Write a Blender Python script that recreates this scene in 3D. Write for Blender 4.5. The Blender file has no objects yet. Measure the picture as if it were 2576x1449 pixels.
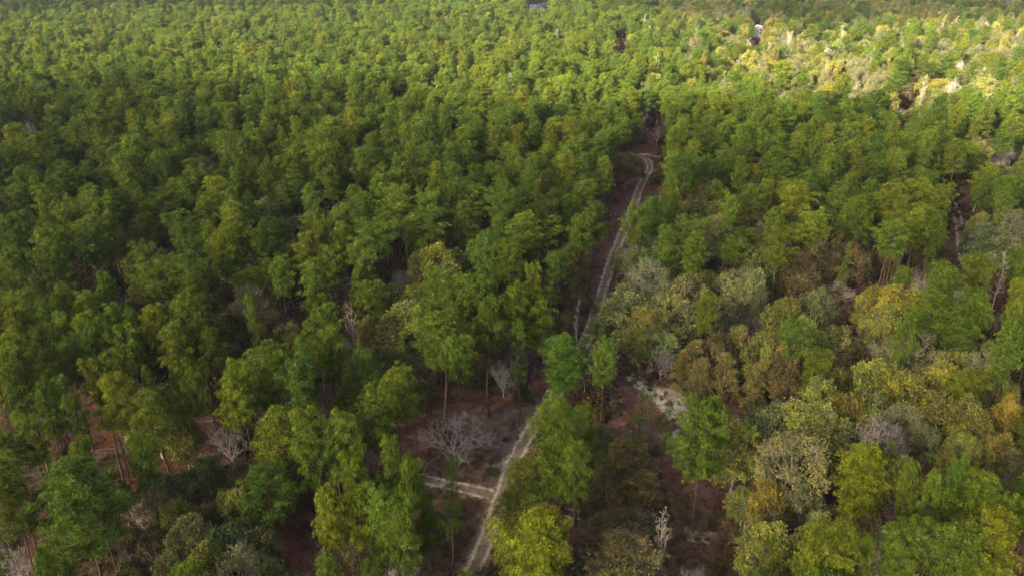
import bpy, math, random, re
import numpy as np
from math import radians as RAD, pi, sin, cos, tan
random.seed(7)
RNG = np.random.default_rng(7)
S = bpy.context.scene
COL = S.collection
# ------------------------------------------------------------------ camera
F, W2, H2, CAMZ, PITCH = 2003.0, 1288.0, 724.5, 75.0, RAD(25.0)
SP, CP = sin(PITCH), cos(PITCH)
cd = bpy.data.cameras.new('camera'); cam = bpy.data.objects.new('camera', cd); COL.objects.link(cam)
cam.location = (0, 0, CAMZ); cam.rotation_euler = (pi/2 - PITCH, 0, 0)
cd.sensor_width = 36; cd.lens = 36*F/2576; cd.clip_start = 1; cd.clip_end = 20000
S.camera = cam

def ray(px, py):
    cx, cy = (px-W2)/F, (py-H2)/F
    return cx, CP-cy*SP, -SP-cy*CP
def at(px, py, z=0.0):                      # the point at height z that the photo shows at (px, py)
    dx, dy, dz = ray(px, py); t = (z-CAMZ)/dz
    return dx*t, dy*t
def proj(x, y, z):
    dz = z-CAMZ
    d = y*CP - dz*SP
    return W2+F*x/d, H2-F*(y*SP+dz*CP)/d, d

def gz(x, y):                               # gentle relief of the ground
    return 0.35*np.sin(x*.031+1.3)*np.cos(y*.027)+0.22*np.sin(x*.083+y*.061)

# ------------------------------------------------------------------ mesh helpers
class MB:
    def __init__(s): s.v=[]; s.t=[]; s.a=[]; s.m=[]; s.n=0
    def add(s, v, t, a, mat=0):
        v=np.asarray(v,dtype=np.float64).reshape(-1,3); t=np.asarray(t,dtype=np.int64).reshape(-1,3)
        s.v.append(v); s.t.append(t+s.n); s.n+=len(v)
        a=np.broadcast_to(np.asarray(a,dtype=np.float64),(len(v),)) if np.ndim(a)<1 or len(a)!=len(v) else a
        s.a.append(np.array(a)); s.m.append(np.full(len(t),mat))
    def merge(s, o, mat):
        v=np.concatenate(o.v); t=np.concatenate(o.t); s.add(v,t,np.concatenate(o.a),mat)
    def mesh(s, name, mats, smooth=False):
        v=np.concatenate(s.v); t=np.concatenate(s.t); a=np.concatenate(s.a); m=np.concatenate(s.m)
        me=bpy.data.meshes.new(name)
        me.vertices.add(len(v)); me.vertices.foreach_set('co', v.astype(np.float32).ravel())
        me.loops.add(len(t)*3); me.loops.foreach_set('vertex_index', t.astype(np.int32).ravel())
        me.polygons.add(len(t)); me.polygons.foreach_set('loop_start', np.arange(0,len(t)*3,3,dtype=np.int32))
        me.polygons.foreach_set('material_index', m.astype(np.int32))
        if smooth: me.polygons.foreach_set('use_smooth', np.ones(len(t),dtype=bool))
        at_=me.attributes.new('v','FLOAT','POINT'); at_.data.foreach_set('value', a.astype(np.float32))
        for x in mats: me.materials.append(x)
        me.update(calc_edges=True); return me

def unit(a): return a/np.maximum(np.linalg.norm(a,axis=-1,keepdims=True),1e-9)
def perp(d):
    h=np.where(np.abs(d[...,2:3])<.9, np.array([0,0,1.]), np.array([1.,0,0]))
    u=unit(np.cross(d,h)); return u, np.cross(d,u)
def segs(mb, P0, P1, r0, r1, sides=3, a=.5):
    P0=np.asarray(P0,float).reshape(-1,3); P1=np.asarray(P1,float).reshape(-1,3); n=len(P0)
    if n==0: return
    r0=np.broadcast_to(np.asarray(r0,float),(n,)); r1=np.broadcast_to(np.asarray(r1,float),(n,))
    u,w=perp(unit(P1-P0)); an=np.arange(sides)*2*pi/sides
    ring=u[:,None]*np.cos(an)[None,:,None]+w[:,None]*np.sin(an)[None,:,None]
    V=np.concatenate([P0[:,None]+ring*r0[:,None,None], P1[:,None]+ring*r1[:,None,None]],1)
    k=np.arange(sides); k2=(k+1)%sides
    T=np.concatenate([np.stack([k,k2,k2+sides],1), np.stack([k,k2+sides,k+sides],1)])
    T=(T[None]+(np.arange(n)*2*sides)[:,None,None])
    aa=np.repeat(np.broadcast_to(np.asarray(a,float),(n,)),2*sides)
    mb.add(V.reshape(-1,3),T.reshape(-1,3),aa)
def tube(mb, pts, rad, sides=7, a=.5):
    pts=np.asarray(pts,float); rad=np.asarray(rad,float); n=len(pts)
    d=unit(np.gradient(pts,axis=0)); u,w=perp(d)
    an=np.arange(sides)*2*pi/sides
    V=pts[:,None]+(u[:,None]*np.cos(an)[None,:,None]+w[:,None]*np.sin(an)[None,:,None])*rad[:,None,None]
    T=[]
    for i in range(n-1):
        for k in range(sides):
            k2=(k+1)%sides; p=i*sides
            T+= [(p+k,p+k2,p+sides+k2),(p+k,p+sides+k2,p+sides+k)]
    mb.add(V.reshape(-1,3),T,a)

# ------------------------------------------------------------------ materials
def newmat(name):
    m=bpy.data.materials.new(name); m.use_nodes=True; nt=m.node_tree; nt.nodes.clear()
    return m,nt,nt.nodes.new,nt.links.new
def mathn(nt,op,a,b=None,c=None):
    n=nt.nodes.new('ShaderNodeMath'); n.operation=op
    for i,x in enumerate((a,b,c)):
        if x is None: continue
        if isinstance(x,(int,float)): n.inputs[i].default_value=x
        else: nt.links.new(x,n.inputs[i])
    return n.outputs[0]
def mixc(nt,f,a,b,bt='MIX'):
    n=nt.nodes.new('ShaderNodeMix'); n.data_type='RGBA'; n.blend_type=bt
    for i,x in ((0,f),(6,a),(7,b)):
        if isinstance(x,(int,float)): n.inputs[i].default_value=x
        elif isinstance(x,tuple): n.inputs[i].default_value=(*x,1)
        else: nt.links.new(x,n.inputs[i])
    return n.outputs[2]
def noise(nt,vec,scale,detail=3,rough=.55,dist=0):
    n=nt.nodes.new('ShaderNodeTexNoise'); n.inputs['Scale'].default_value=scale; n.inputs['Detail'].default_value=detail
    n.inputs['Roughness'].default_value=rough; n.inputs['Distortion'].default_value=dist
    if vec is not None: nt.links.new(vec,n.inputs['Vector'])
    return n.outputs['Fac']
def ramp(nt,x,stops):
    n=nt.nodes.new('ShaderNodeValToRGB'); e=n.color_ramp.elements
    while len(e)<len(stops): e.new(.5)
    for i,(p,c) in enumerate(stops): e[i].position=p; e[i].color=(*(c if isinstance(c,tuple) else (c,c,c)),1)
    nt.links.new(x,n.inputs[0]); return n.outputs[0]

def leaf_material(name, inst, transl=.35):
    m,nt,N,L=newmat(name)
    if inst:
        t=N('ShaderNodeAttribute'); t.attribute_type='INSTANCER'; t.attribute_name='tint'; base=t.outputs['Color']
    else:
        base=N('ShaderNodeObjectInfo').outputs['Color']
    at_=N('ShaderNodeAttribute'); at_.attribute_name='v'; v=at_.outputs['Fac']
    k=mathn(nt,'MULTIPLY_ADD',v,1.1,.45)
    warm=mixc(nt,mathn(nt,'MULTIPLY',v,.55),base,mixc(nt,1.0,base,(1.28,1.08,.7),'MULTIPLY'))
    sc=N('ShaderNodeVectorMath'); sc.operation='SCALE'; L(warm,sc.inputs[0]); L(k,sc.inputs['Scale'])
    d=N('ShaderNodeBsdfDiffuse'); L(sc.outputs[0],d.inputs[0])
    tr=N('ShaderNodeBsdfTranslucent'); L(mixc(nt,1.0,sc.outputs[0],(1.25,1.1,.6),'MULTIPLY'),tr.inputs[0])
    mx=N('ShaderNodeMixShader'); mx.inputs[0].default_value=transl; L(d.outputs[0],mx.inputs[1]); L(tr.outputs[0],mx.inputs[2])
    gl=N('ShaderNodeBsdfGlossy'); gl.inputs['Roughness'].default_value=.45; gl.inputs[0].default_value=(1,1,1,1)
    m2=N('ShaderNodeMixShader'); m2.inputs[0].default_value=.006; L(mx.outputs[0],m2.inputs[1]); L(gl.outputs[0],m2.inputs[2])
    o=N('ShaderNodeOutputMaterial'); L(m2.outputs[0],o.inputs[0]); return m
def bark_material(name, c0, c1, scale=3.):
    m,nt,N,L=newmat(name); tc=N('ShaderNodeTexCoord').outputs['Object']
    mp=N('ShaderNodeMapping'); mp.inputs['Scale'].default_value=(1,1,.25); L(tc,mp.inputs[0])
    n=noise(nt,mp.outputs[0],scale,4,.7)
    c=ramp(nt,n,[(.3,c0),(.7,c1)])
    rn=N('ShaderNodeObjectInfo').outputs['Random']
    sc=N('ShaderNodeVectorMath'); sc.operation='SCALE'; L(c,sc.inputs[0]); L(mathn(nt,'MULTIPLY_ADD',rn,.5,.75),sc.inputs['Scale'])
    d=N('ShaderNodeBsdfDiffuse'); L(sc.outputs[0],d.inputs[0])
    o=N('ShaderNodeOutputMaterial'); L(d.outputs[0],o.inputs[0]); return m
LEAF=leaf_material('needles',False,.22); LEAFI=leaf_material('needles_woodland',True,.22)
BARK=bark_material('pine_bark',(.035,.024,.019),(.11,.075,.06))
GBARK=bark_material('oak_bark',(.10,.095,.075),(.30,.29,.24))
def tint_bark(name, inst):
    m,nt,N,L=newmat(name)
    if inst:
        t=N('ShaderNodeAttribute'); t.attribute_type='INSTANCER'; t.attribute_name='tint'; base=t.outputs['Color']
    else: base=N('ShaderNodeObjectInfo').outputs['Color']
    tc=N('ShaderNodeTexCoord').outputs['Object']; n=noise(nt,tc,2.5,4,.7)
    sc=N('ShaderNodeVectorMath'); sc.operation='SCALE'; L(base,sc.inputs[0]); L(mathn(nt,'MULTIPLY_ADD',n,1.0,.5),sc.inputs['Scale'])
    d=N('ShaderNodeBsdfDiffuse'); L(sc.outputs[0],d.inputs[0])
    o=N('ShaderNodeOutputMaterial'); L(d.outputs[0],o.inputs[0]); return m
TWIG=tint_bark('lichen_bark',False); TWIGI=tint_bark('lichen_bark_woodland',True)

# ------------------------------------------------------------------ tree generators
def tufts(mb, C, A, r, K, R, w=.078, tmax=100, tmin=32):
    C=np.asarray(C); n=len(C); A=unit(np.asarray(A)); r=np.asarray(r)
    u,q=perp(A)
    th=RAD(tmin)+R.random((n,K))**.8*RAD(tmax-tmin); ph=R.random((n,K))*2*pi
    d=A[:,None]*np.cos(th)[...,None]+(u[:,None]*np.cos(ph)[...,None]+q[:,None]*np.sin(ph)[...,None])*np.sin(th)[...,None]
    L=(r[:,None]*(.7+.5*R.random((n,K))))[...,None]
    s=unit(np.cross(d,R.normal(size=(n,K,3))))
    ww=w*r[:,None,None]*2*(.7+.6*R.random((n,K,1)))
    p0=C[:,None]+d*L*.08; p1=C[:,None]+d*L+s*ww*.5; p2=C[:,None]+d*L-s*ww*.5
    V=np.stack([p0,p1,p2],2).reshape(-1,3)
    tv=np.repeat(np.clip(.5+R.normal(size=n)*.33,0,1),K*3)
    mb.add(V,np.arange(len(V)).reshape(-1,3),tv)

def pine(seed, R0=3.6, zb=9., H=20., n=44, shape='round', K=24, tr=.42, tmul=1., pad=.80, dens=1.):
    R=np.random.default_rng(seed); U=lambda a,b:a+(b-a)*R.random()
    tk=MB(); cr=MB()
    bend=R.normal(size=2)*.35; ph=U(0,6)
    def tp(z):
        s=z/H; return np.array([bend[0]*s*s*1.5+.12*sin(z*.5+ph), bend[1]*s*s*1.5+.12*cos(z*.4+ph), z])
    zs=np.linspace(-.5,H*.97,12); tr0=.012*H+.02
    tube(tk,[tp(z) for z in zs],[tr0*(1-.9*max(0,z)/H)+.02 for z in zs],7)
    C=[];A=[];RR=[];s0=[];s1=[];q0=[];q1=[]
    az0=U(0,6)
    lop=U(0,6)
    for i in range(n):
        t=(i+R.random())/n; z=zb+(H-zb)*t
        if shape=='round': pr=math.sqrt(max(0,1-t**2.1))*(.55+.45*min(1,t*3.5))
        elif shape=='flat': pr=(max(0,1-t**5))**.6*(.35+.65*min(1,t*1.6))
        elif shape=='cone': pr=(1-t)**.8*(.6+.4*min(1,t*5))+.06
        else: pr=math.sqrt(max(0,1-t**3))*(.7+.3*sin(t*9+ph))*(.6+.4*min(1,t*4))
        az=az0+i*2.4+U(-.5,.5)
        L=R0*pr*U(.62,1.18)*(1+.16*cos(az-lop))+.35
        if t<.25 and R.random()<.3: L*=.5
        el=RAD(-8+60*t**1.5+U(-9,9))
        b=tp(z); hd=np.array([cos(az),sin(az),0]); k=6
        pts=[]
        for j in range(k):
            s=j/(k-1); e=el+RAD(22)*s*s
            pts.append(b+hd*L*s*cos(el)+np.array([0,0,1])*L*(s*sin(el)+.16*s*s))
        pts=np.array(pts)
        br=.022+.012*L
        segs(tk,pts[:-1],pts[1:],br*(1-np.linspace(0,.8,k-1)),br*(1-np.linspace(.16,.95,k-1)),4)
        spots=[1.0] if L<1.5 else ([1.0,.62] if L<3.0 else [1.0,.72,.42])
        for si in spots:
            si=min(1,max(.2,si+U(-.08,.08))) if si<1 else 1.
            x=si*(k-1); a0=int(min(x,k-2)); p=pts[a0]+(pts[a0+1]-pts[a0])*(x-a0)
            if si<1: p=p+np.cross(hd,[0,0,1])*U(-.55,.55)*min(1.,L*.35)
            pr_=min(pad*U(.75,1.25),.35+L*.4); nt_=max(3,int(8*(pr_/.8)**1.6*dens))
            hc=unit(hd*.5+np.array([0,0,1.]))
            for q in range(nt_):
                rr=pr_*math.sqrt((q+.5)/nt_); f=q*2.4+ph
                off=np.array([cos(f)*rr,sin(f)*rr,.42*pr_*(1-(rr/pr_)**2)+U(-.08,.12)])
                e=p+off+hd*.15; s0.append(p-hd*.15-np.array([0,0,.1])); s1.append(e)
                C.append(e); A.append(np.array([0,0,1.])+.75*np.array([off[0],off[1],0])/max(pr_,.1)+hd*.25+R.normal(size=3)*.15); RR.append(tr*U(.8,1.2))
    for _ in range(4):
        C.append(tp(H*.97)+R.normal(size=3)*.15); A.append(np.array([0,0,1.])+R.normal(size=3)*.3); RR.append(tr)
    segs(tk,s0,s1,.014,.008,3)
    # dead stubs below the crown
    for _ in range(7):
        z=U(zb*.55,zb); a=U(0,6.3); b=tp(z); e=b+np.array([cos(a),sin(a),U(-.2,.3)])*U(.4,1.3); segs(tk,[b],[e],.03,.008,3)
    tufts(cr,np.array(C),np.array(A),np.array(RR)*tmul,K,R)
    return tk,cr

def leaves(mb, C, size, R, up=.5, a=None):
    n=len(C); nn=unit(R.normal(size=(n,3))+np.array([0,0,up])); u,w=perp(nn)
    an=R.random(n)*pi; u2=u*np.cos(an)[:,None]+w*np.sin(an)[:,None]; w2=np.cross(nn,u2)
    sz=(size*(.6+.8*R.random(n)))[:,None]
    V=np.stack([C-u2*sz, C+w2*sz*.5, C+u2*sz, C-w2*sz*.5],1).reshape(-1,3)
    k=np.arange(n)*4; T=np.stack([np.stack([k,k+1,k+2],1),np.stack([k,k+2,k+3],1)],1).reshape(-1,3)
    mb.add(V,T,np.repeat(a,4) if a is not None else .5)

def broad(seed, R0=4.2, H=13., zb=2.6, lobes=15, per=24, nl=30, size=.17, shape='dome', moss=0):
    R=np.random.default_rng(seed); U=lambda a,b:a+(b-a)*R.random()
    tk=MB(); cr=MB()
    fork=np.array([R.normal()*.3,R.normal()*.3,zb]); tr=.03*R0+.12
    tube(tk,[(0,0,-.5),(fork[0]*.3,fork[1]*.3,zb*.5),fork],[tr*1.25,tr,tr*.9],7)
    LC=[];LR=[]
    for i in range(lobes):
        if shape=='dome':
            t=(i+.5)/lobes; el=math.asin(min(1,max(-.4,1.35*t**.85-.35))); az=i*2.4+U(-.4,.4); rr=.78*U(.82,1.12)
            c=np.array([cos(az)*cos(el)*R0*rr, sin(az)*cos(el)*R0*rr, zb+ (H-zb)*(.30+.58*sin(el)*rr)])
            lr=R0*U(.30,.44)
        else:
            t=(i+.3)/lobes; az=i*2.4+U(-.5,.5); pr=(1-t)**.6*.72+.05
            c=np.array([cos(az)*R0*pr, sin(az)*R0*pr, zb+(H-zb)*(t*.92+.03)]); lr=R0*(.48-.2*t)*U(.8,1.2)
        LC.append(c); LR.append(lr)
    s0=[];s1=[];r0=[];r1=[];PC=[];PA=[]
    for c,lr in zip(LC,LR):
        # limb: fork -> lobe, curved
        if shape=='dome': b=fork
        else: b=np.array([0,0,max(zb*.6,c[2]-R0*.8)])
        k=6; prev=b; rb=tr*.42
        for j in range(1,k):
            s=j/(k-1); p=b+(c-b)*s+np.array([0,0,1])*sin(s*pi)*.12*np.linalg.norm(c-b)*(1 if shape=='dome' else 0)+R.normal(size=3)*.12*(1-s)
            s0.append(prev); s1.append(p); r0.append(rb*(1-.75*(j-1)/(k-1))); r1.append(rb*(1-.75*j/(k-1))); prev=p
        lv=np.clip(.5+R.normal()*.2,.1,.9)
        for _ in range(per):
            d=unit(R.normal(size=3)+np.array([0,0,.45])+ .5*unit((c-fork)*np.array([1,1,.6]))); q=c+d*lr*U(.55,1.12)*np.array([1,1,.85])
            m=c+(q-c)*.5+R.normal(size=3)*.15*lr
            s0+=[c,m]; s1+=[m,q]; r0+=[rb*.25,.028]; r1+=[.028,.016]
            for _k in range(3):
                e=q+unit(d+R.normal(size=3)*.7)*U(.3,.8); s0.append(m+(q-m)*U(.4,1)); s1.append(e); r0.append(.016); r1.append(.011)
            PC.append(q); PA.append(np.clip(lv+R.normal()*.15,0,1))
    if shape!='dome': tube(tk,[(0,0,0),(0,0,H*.5),(0,0,H*.95)],[tr*.8,tr*.5,.03],6)
    segs(tk,s0,s1,np.array(r0),np.array(r1),3)
    PC=np.array(PC); PA=np.array(PA)
    C=np.repeat(PC,nl,0)+R.normal(size=(len(PC)*nl,3))*np.array([.27,.27,.2])*(R0/4.2)**.4
    leaves(cr,C,size,R,.5,np.clip(np.repeat(PA,nl)+R.normal(size=len(C))*.24,0,1))
    if moss:
        P=PC[R.integers(0,len(PC),moss)]; P=P+R.normal(size=P.shape)*.2
        Ld=R.random(moss)*1.6+.5
        mm=MB(); segs(mm,P,P-np.array([0,0,1])*Ld[:,None]+R.normal(size=P.shape)*.12,.05,.012,3,.9)
        return tk,cr,mm
    return tk,cr

def bare(seed, H=11., R0=4., zb=1.6, spread=1., depth=6, single=False):
    R=np.random.default_rng(seed); tk=MB(); tw=MB(); U=lambda a,b:a+(b-a)*R.random()
    big=[[],[],[],[]]; fine=[[],[],[],[]]
    def put(p,q,a,b):
        t=big if a>.045 else fine
        t[0].append(p);t[1].append(q);t[2].append(a);t[3].append(b)
    def grow(p,d,L,r,k):
        n=3; cur=p
        for i in range(n):
            d=unit(d+R.normal(size=3)*.13+np.array([0,0,.05])); q=cur+d*L/n; ra=r*(1-.3*i/n); put(cur,q,ra,r*(1-.3*(i+1)/n)); cur=q
            if k<=3 and k>0 and R.random()<.85:
                e=unit(d+R.normal(size=3)*.75); grow(cur,e,L*U(.35,.55),max(.015,r*.4),max(0,k-2))
        if k<=0: return
        for _ in range(2 if R.random()<.55 else 3):
            e=unit(d*1.15+R.normal(size=3)*.52*spread+np.array([0,0,.12]))
            grow(cur,e,L*U(.66,.86),max(.015,r*.64),k-1)
    if single:
        pts=[np.array([0,0,-.4])]
        for i in range(9): pts.append(pts[-1]+np.array([R.normal()*.12,R.normal()*.12,H*.95/9]))
        tube(tk,pts,np.linspace(.17,.03,10),6)
        for i in range(3,10):
            for _ in range(3):
                a=U(0,6.3); grow(pts[i],unit(np.array([cos(a),sin(a),U(.2,.9)])),R0*U(.3,.55)*(1.25-.09*i),.035,3)
    else:
        tube(tk,[(0,0,-.4),(0,0,zb*.5),(0,0,zb)],[.26,.2,.17],7)
        nb=8
        for i in range(nb):
            a=i*2*pi/nb+U(-.4,.4); sp=U(.25,1.0)*spread
            grow(np.array([0,0,zb]),unit(np.array([cos(a)*sp,sin(a)*sp,1.])),(H-zb)*.27,.11,depth-1)
    for s,mb in ((big,tk),(fine,tw)):
        if s[0]: segs(mb,s[0],s[1],np.array(s[2]),np.array(s[3]),4 if mb is tk else 3)
    return tk,tw

def bush(seed,R0=1.3,H=2.,n=70,nl=26,size=.12):
    R=np.random.default_rng(seed); tk=MB(); cr=MB()
    d=unit(R.normal(size=(n,3))*np.array([1,1,.6])+np.array([0,0,.7])); q=d*(.5+.6*R.random((n,1)))*np.array([R0,R0,H])
    b=R.normal(size=(n,3))*np.array([.25,.25,0])*R0
    segs(tk,b,q,.03,.008,3)
    segs(tk,q,q+unit(d+R.normal(size=(n,3))*.6)*.5,.008,.005,3)
    C=np.repeat(q,nl,0)+R.normal(size=(n*nl,3))*.2*R0; leaves(cr,C,size,R,.4,np.clip(.5+R.normal(size=len(C))*.2,0,1))
    return tk,cr
def palmetto(seed):
    R=np.random.default_rng(seed); tk=MB(); cr=MB(); n=60
    a=R.random(n)*2*pi; el=RAD(15)+R.random(n)*RAD(65)
    d=np.stack([np.cos(a)*np.cos(el),np.sin(a)*np.cos(el),np.sin(el)],1); L=(.8+R.random(n)*1.1)[:,None]
    b=R.normal(size=(n,3))*np.array([.35,.35,0]); e=b+d*L; segs(tk,b,e,.02,.012,3)
    tufts(cr,e,d,np.full(n,.62),14,R,w=.09,tmax=75,tmin=0)
    return tk,cr

# ---- mesh library: every kind has (trunk, crown) meshes and a native crown diameter and height
LIB={}
def lib(kind, pr, mats, names, dia, H, matsi=None):
    ent=dict(names=names,dia=dia,H=H,raw=pr,mats=mats,matsi=matsi)
    ent['me']=[p.mesh(f'{kind}_{nm}',[mt],smooth=(mt in (BARK,GBARK,TWIG) and i==0)) for i,(p,mt,nm) in enumerate(zip(pr,mats,names))]
    LIB.setdefault(kind,[]).append(ent)
def extent(mb):
    v=np.concatenate(mb.v); r=np.hypot(v[:,0],v[:,1]); return 2*np.percentile(r,96)
def addp(kind,mats,names,pr,H): lib(kind,pr,mats,names,extent(pr[1]),H)
TC=('trunk','crown')
for i,(sh,r,zb,n) in enumerate([('round',3.7,13.2,54),('lumpy',3.6,12.4,56),('round',3.5,12.2,56),('flat',4.1,14.2,52),('lumpy',3.3,13.,52),('cone',3.4,10.8,58),('round',4.0,13.8,56),('lumpy',3.9,11.5,58),('flat',3.6,13.4,50)]):
    addp('pine',(BARK,LEAF),TC,pine(100+i,r,zb,20,n,sh),20)
for i in range(2): addp('openpine',(BARK,LEAF),TC,pine(130+i,4.6,9.0,18,66,'lumpy' if i else 'round',pad=.92),18)
for i in range(3): addp('slimpine',(BARK,LEAF),TC,pine(140+i,1.8,7.5,17,46,'lumpy' if i else 'cone',pad=.62,tr=.34),17)
for i in range(2): addp('youngpine',(BARK,LEAF),TC,pine(150+i,1.35,4.5,12,34,'cone',pad=.45,tr=.3),12)
for i in range(2): addp('sapling',(BARK,LEAF),TC,pine(160+i,.5,.5,3.,12,'cone',K=14,tr=.24,pad=.22,dens=1.),3)
for i in range(5): addp('oak',(GBARK,LEAF),TC,broad(200+i,4.2,13,1.2+.3*i,19,30,24,.17),13)
for i in range(2): addp('sparseoak',(GBARK,LEAF),TC,broad(220+i,4.4,14,4.5,15,26,15,.13),14)
for i in range(3): addp('talloak',(GBARK,LEAF),TC,broad(230+i,2.5,14,1.4,22,20,30,.13,shape='tall'),14)
tkm,crm,msm=broad(240,4.2,13,3.,15,22,12,.13,moss=420)
for i in range(3): addp('vasetree',(TWIG,TWIG),('trunk','twigs'),bare(300+i,11,4,1.6,1.25),11)
for i in range(2): addp('snag',(TWIG,TWIG),('trunk','twigs'),bare(310+i,11,2.6,1,1,single=True),11)
for i in range(2): addp('bush',(GBARK,LEAF),('stems','foliage'),bush(400+i),2)
addp('palmetto',(GBARK,LEAF),('stems','foliage'),palmetto(410),2)
lib('mossoak',(tkm,crm,msm),(GBARK,LEAF,TWIG),('trunk','crown','hanging_moss'),extent(crm),13)

# ------------------------------------------------------------------ placing things
def setp(o,label,cat,group=None,kind=None):
    if label: o['label']=label
    if cat: o['category']=cat
    if group: o['group']=group
    if kind: o['kind']=kind
def put_tree(name, ent, x, y, H, dia, col, rz, barkcol=None, tilt=0.0):
    e=bpy.data.objects.new(name,None); COL.objects.link(e)
    e.empty_display_size=.5
    e.location=(x,y,float(gz(x,y))-.05); e.rotation_euler=(tilt*cos(rz),tilt*sin(rz),rz)
    sx=dia/ent['dia']; e.scale=(sx,sx,H/ent['H'])
    for i,(me,nm) in enumerate(zip(ent['me'],ent['names'])):
        c=bpy.data.objects.new(nm,me); COL.objects.link(c); c.parent=e
        c.color=(*(col if i==1 or barkcol is None else barkcol),1)
        if nm=='hanging_moss': c.color=(.26,.24,.22,1)
    return e

# kind code -> (lib kind, name, category, height, colour, look)
K={
 'p':('pine','pine_tree','pine tree',19.5,(.076,.128,.015),'green'),
 'P':('pine','pine_tree','pine tree',19.5,(.103,.145,.013),'yellow-green'),
 'd':('pine','pine_tree','pine tree',18.5,(.050,.085,.008),'dark green'),
 'O':('openpine','pine_tree','pine tree',18,(.077,.132,.014),'broad green'),
 'Q':('openpine','pine_tree','pine tree',18,(.108,.155,.012),'broad lime-green'),
 's':('slimpine','pine_tree','pine tree',17,(.072,.135,.01),'slim green'),
 't':('youngpine','pine_tree','pine tree',12,(.058,.118,.022),'slender young'),
 'j':('sapling','pine_sapling','sapling',2.6,(.06,.11,.02),'small green'),
 'o':('oak','broadleaf_tree','broadleaf tree',12.5,(.130,.156,.030),'olive'),
 'g':('oak','broadleaf_tree','broadleaf tree',12,(.135,.160,.056),'grey-green'),
 'y':('oak','broadleaf_tree','broadleaf tree',13,(.160,.168,.022),'golden'),
 'b':('oak','broadleaf_tree','broadleaf tree',10,(.098,.088,.034),'brownish'),
 'l':('oak','broadleaf_tree','broadleaf tree',13,(.145,.17,.014),'lime'),
 'w':('sparseoak','broadleaf_tree','broadleaf tree',13,(.132,.148,.050),'pale thin-leaved'),
 'n':('talloak','broadleaf_tree','broadleaf tree',13,(.15,.14,.035),'narrow olive'),
 'N':('talloak','broadleaf_tree','broadleaf tree',15,(.098,.090,.028),'tall russet'),
 'x':('mossoak','broadleaf_tree','broadleaf tree',14,(.17,.15,.12),'moss-draped grey'),
 'r':('vasetree','bare_tree','bare tree',10,(.30,.275,.25),'leafless grey'),
 'R':('vasetree','bare_tree','bare tree',12,(.36,.34,.29),'leafless pale'),
 'u':('vasetree','bare_tree','bare tree',11,(.36,.42,.40),'leafless bluish'),
 'k':('snag','bare_tree','bare tree',13,(.38,.34,.28),'thin leafless'),
 'f':('palmetto','palmetto_bush','bush',1.9,(.035,.055,.014),'dark fan-leaved'),
 'h':('bush','shrub','bush',3.2,(.05,.055,.02),'dark'),
}
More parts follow.
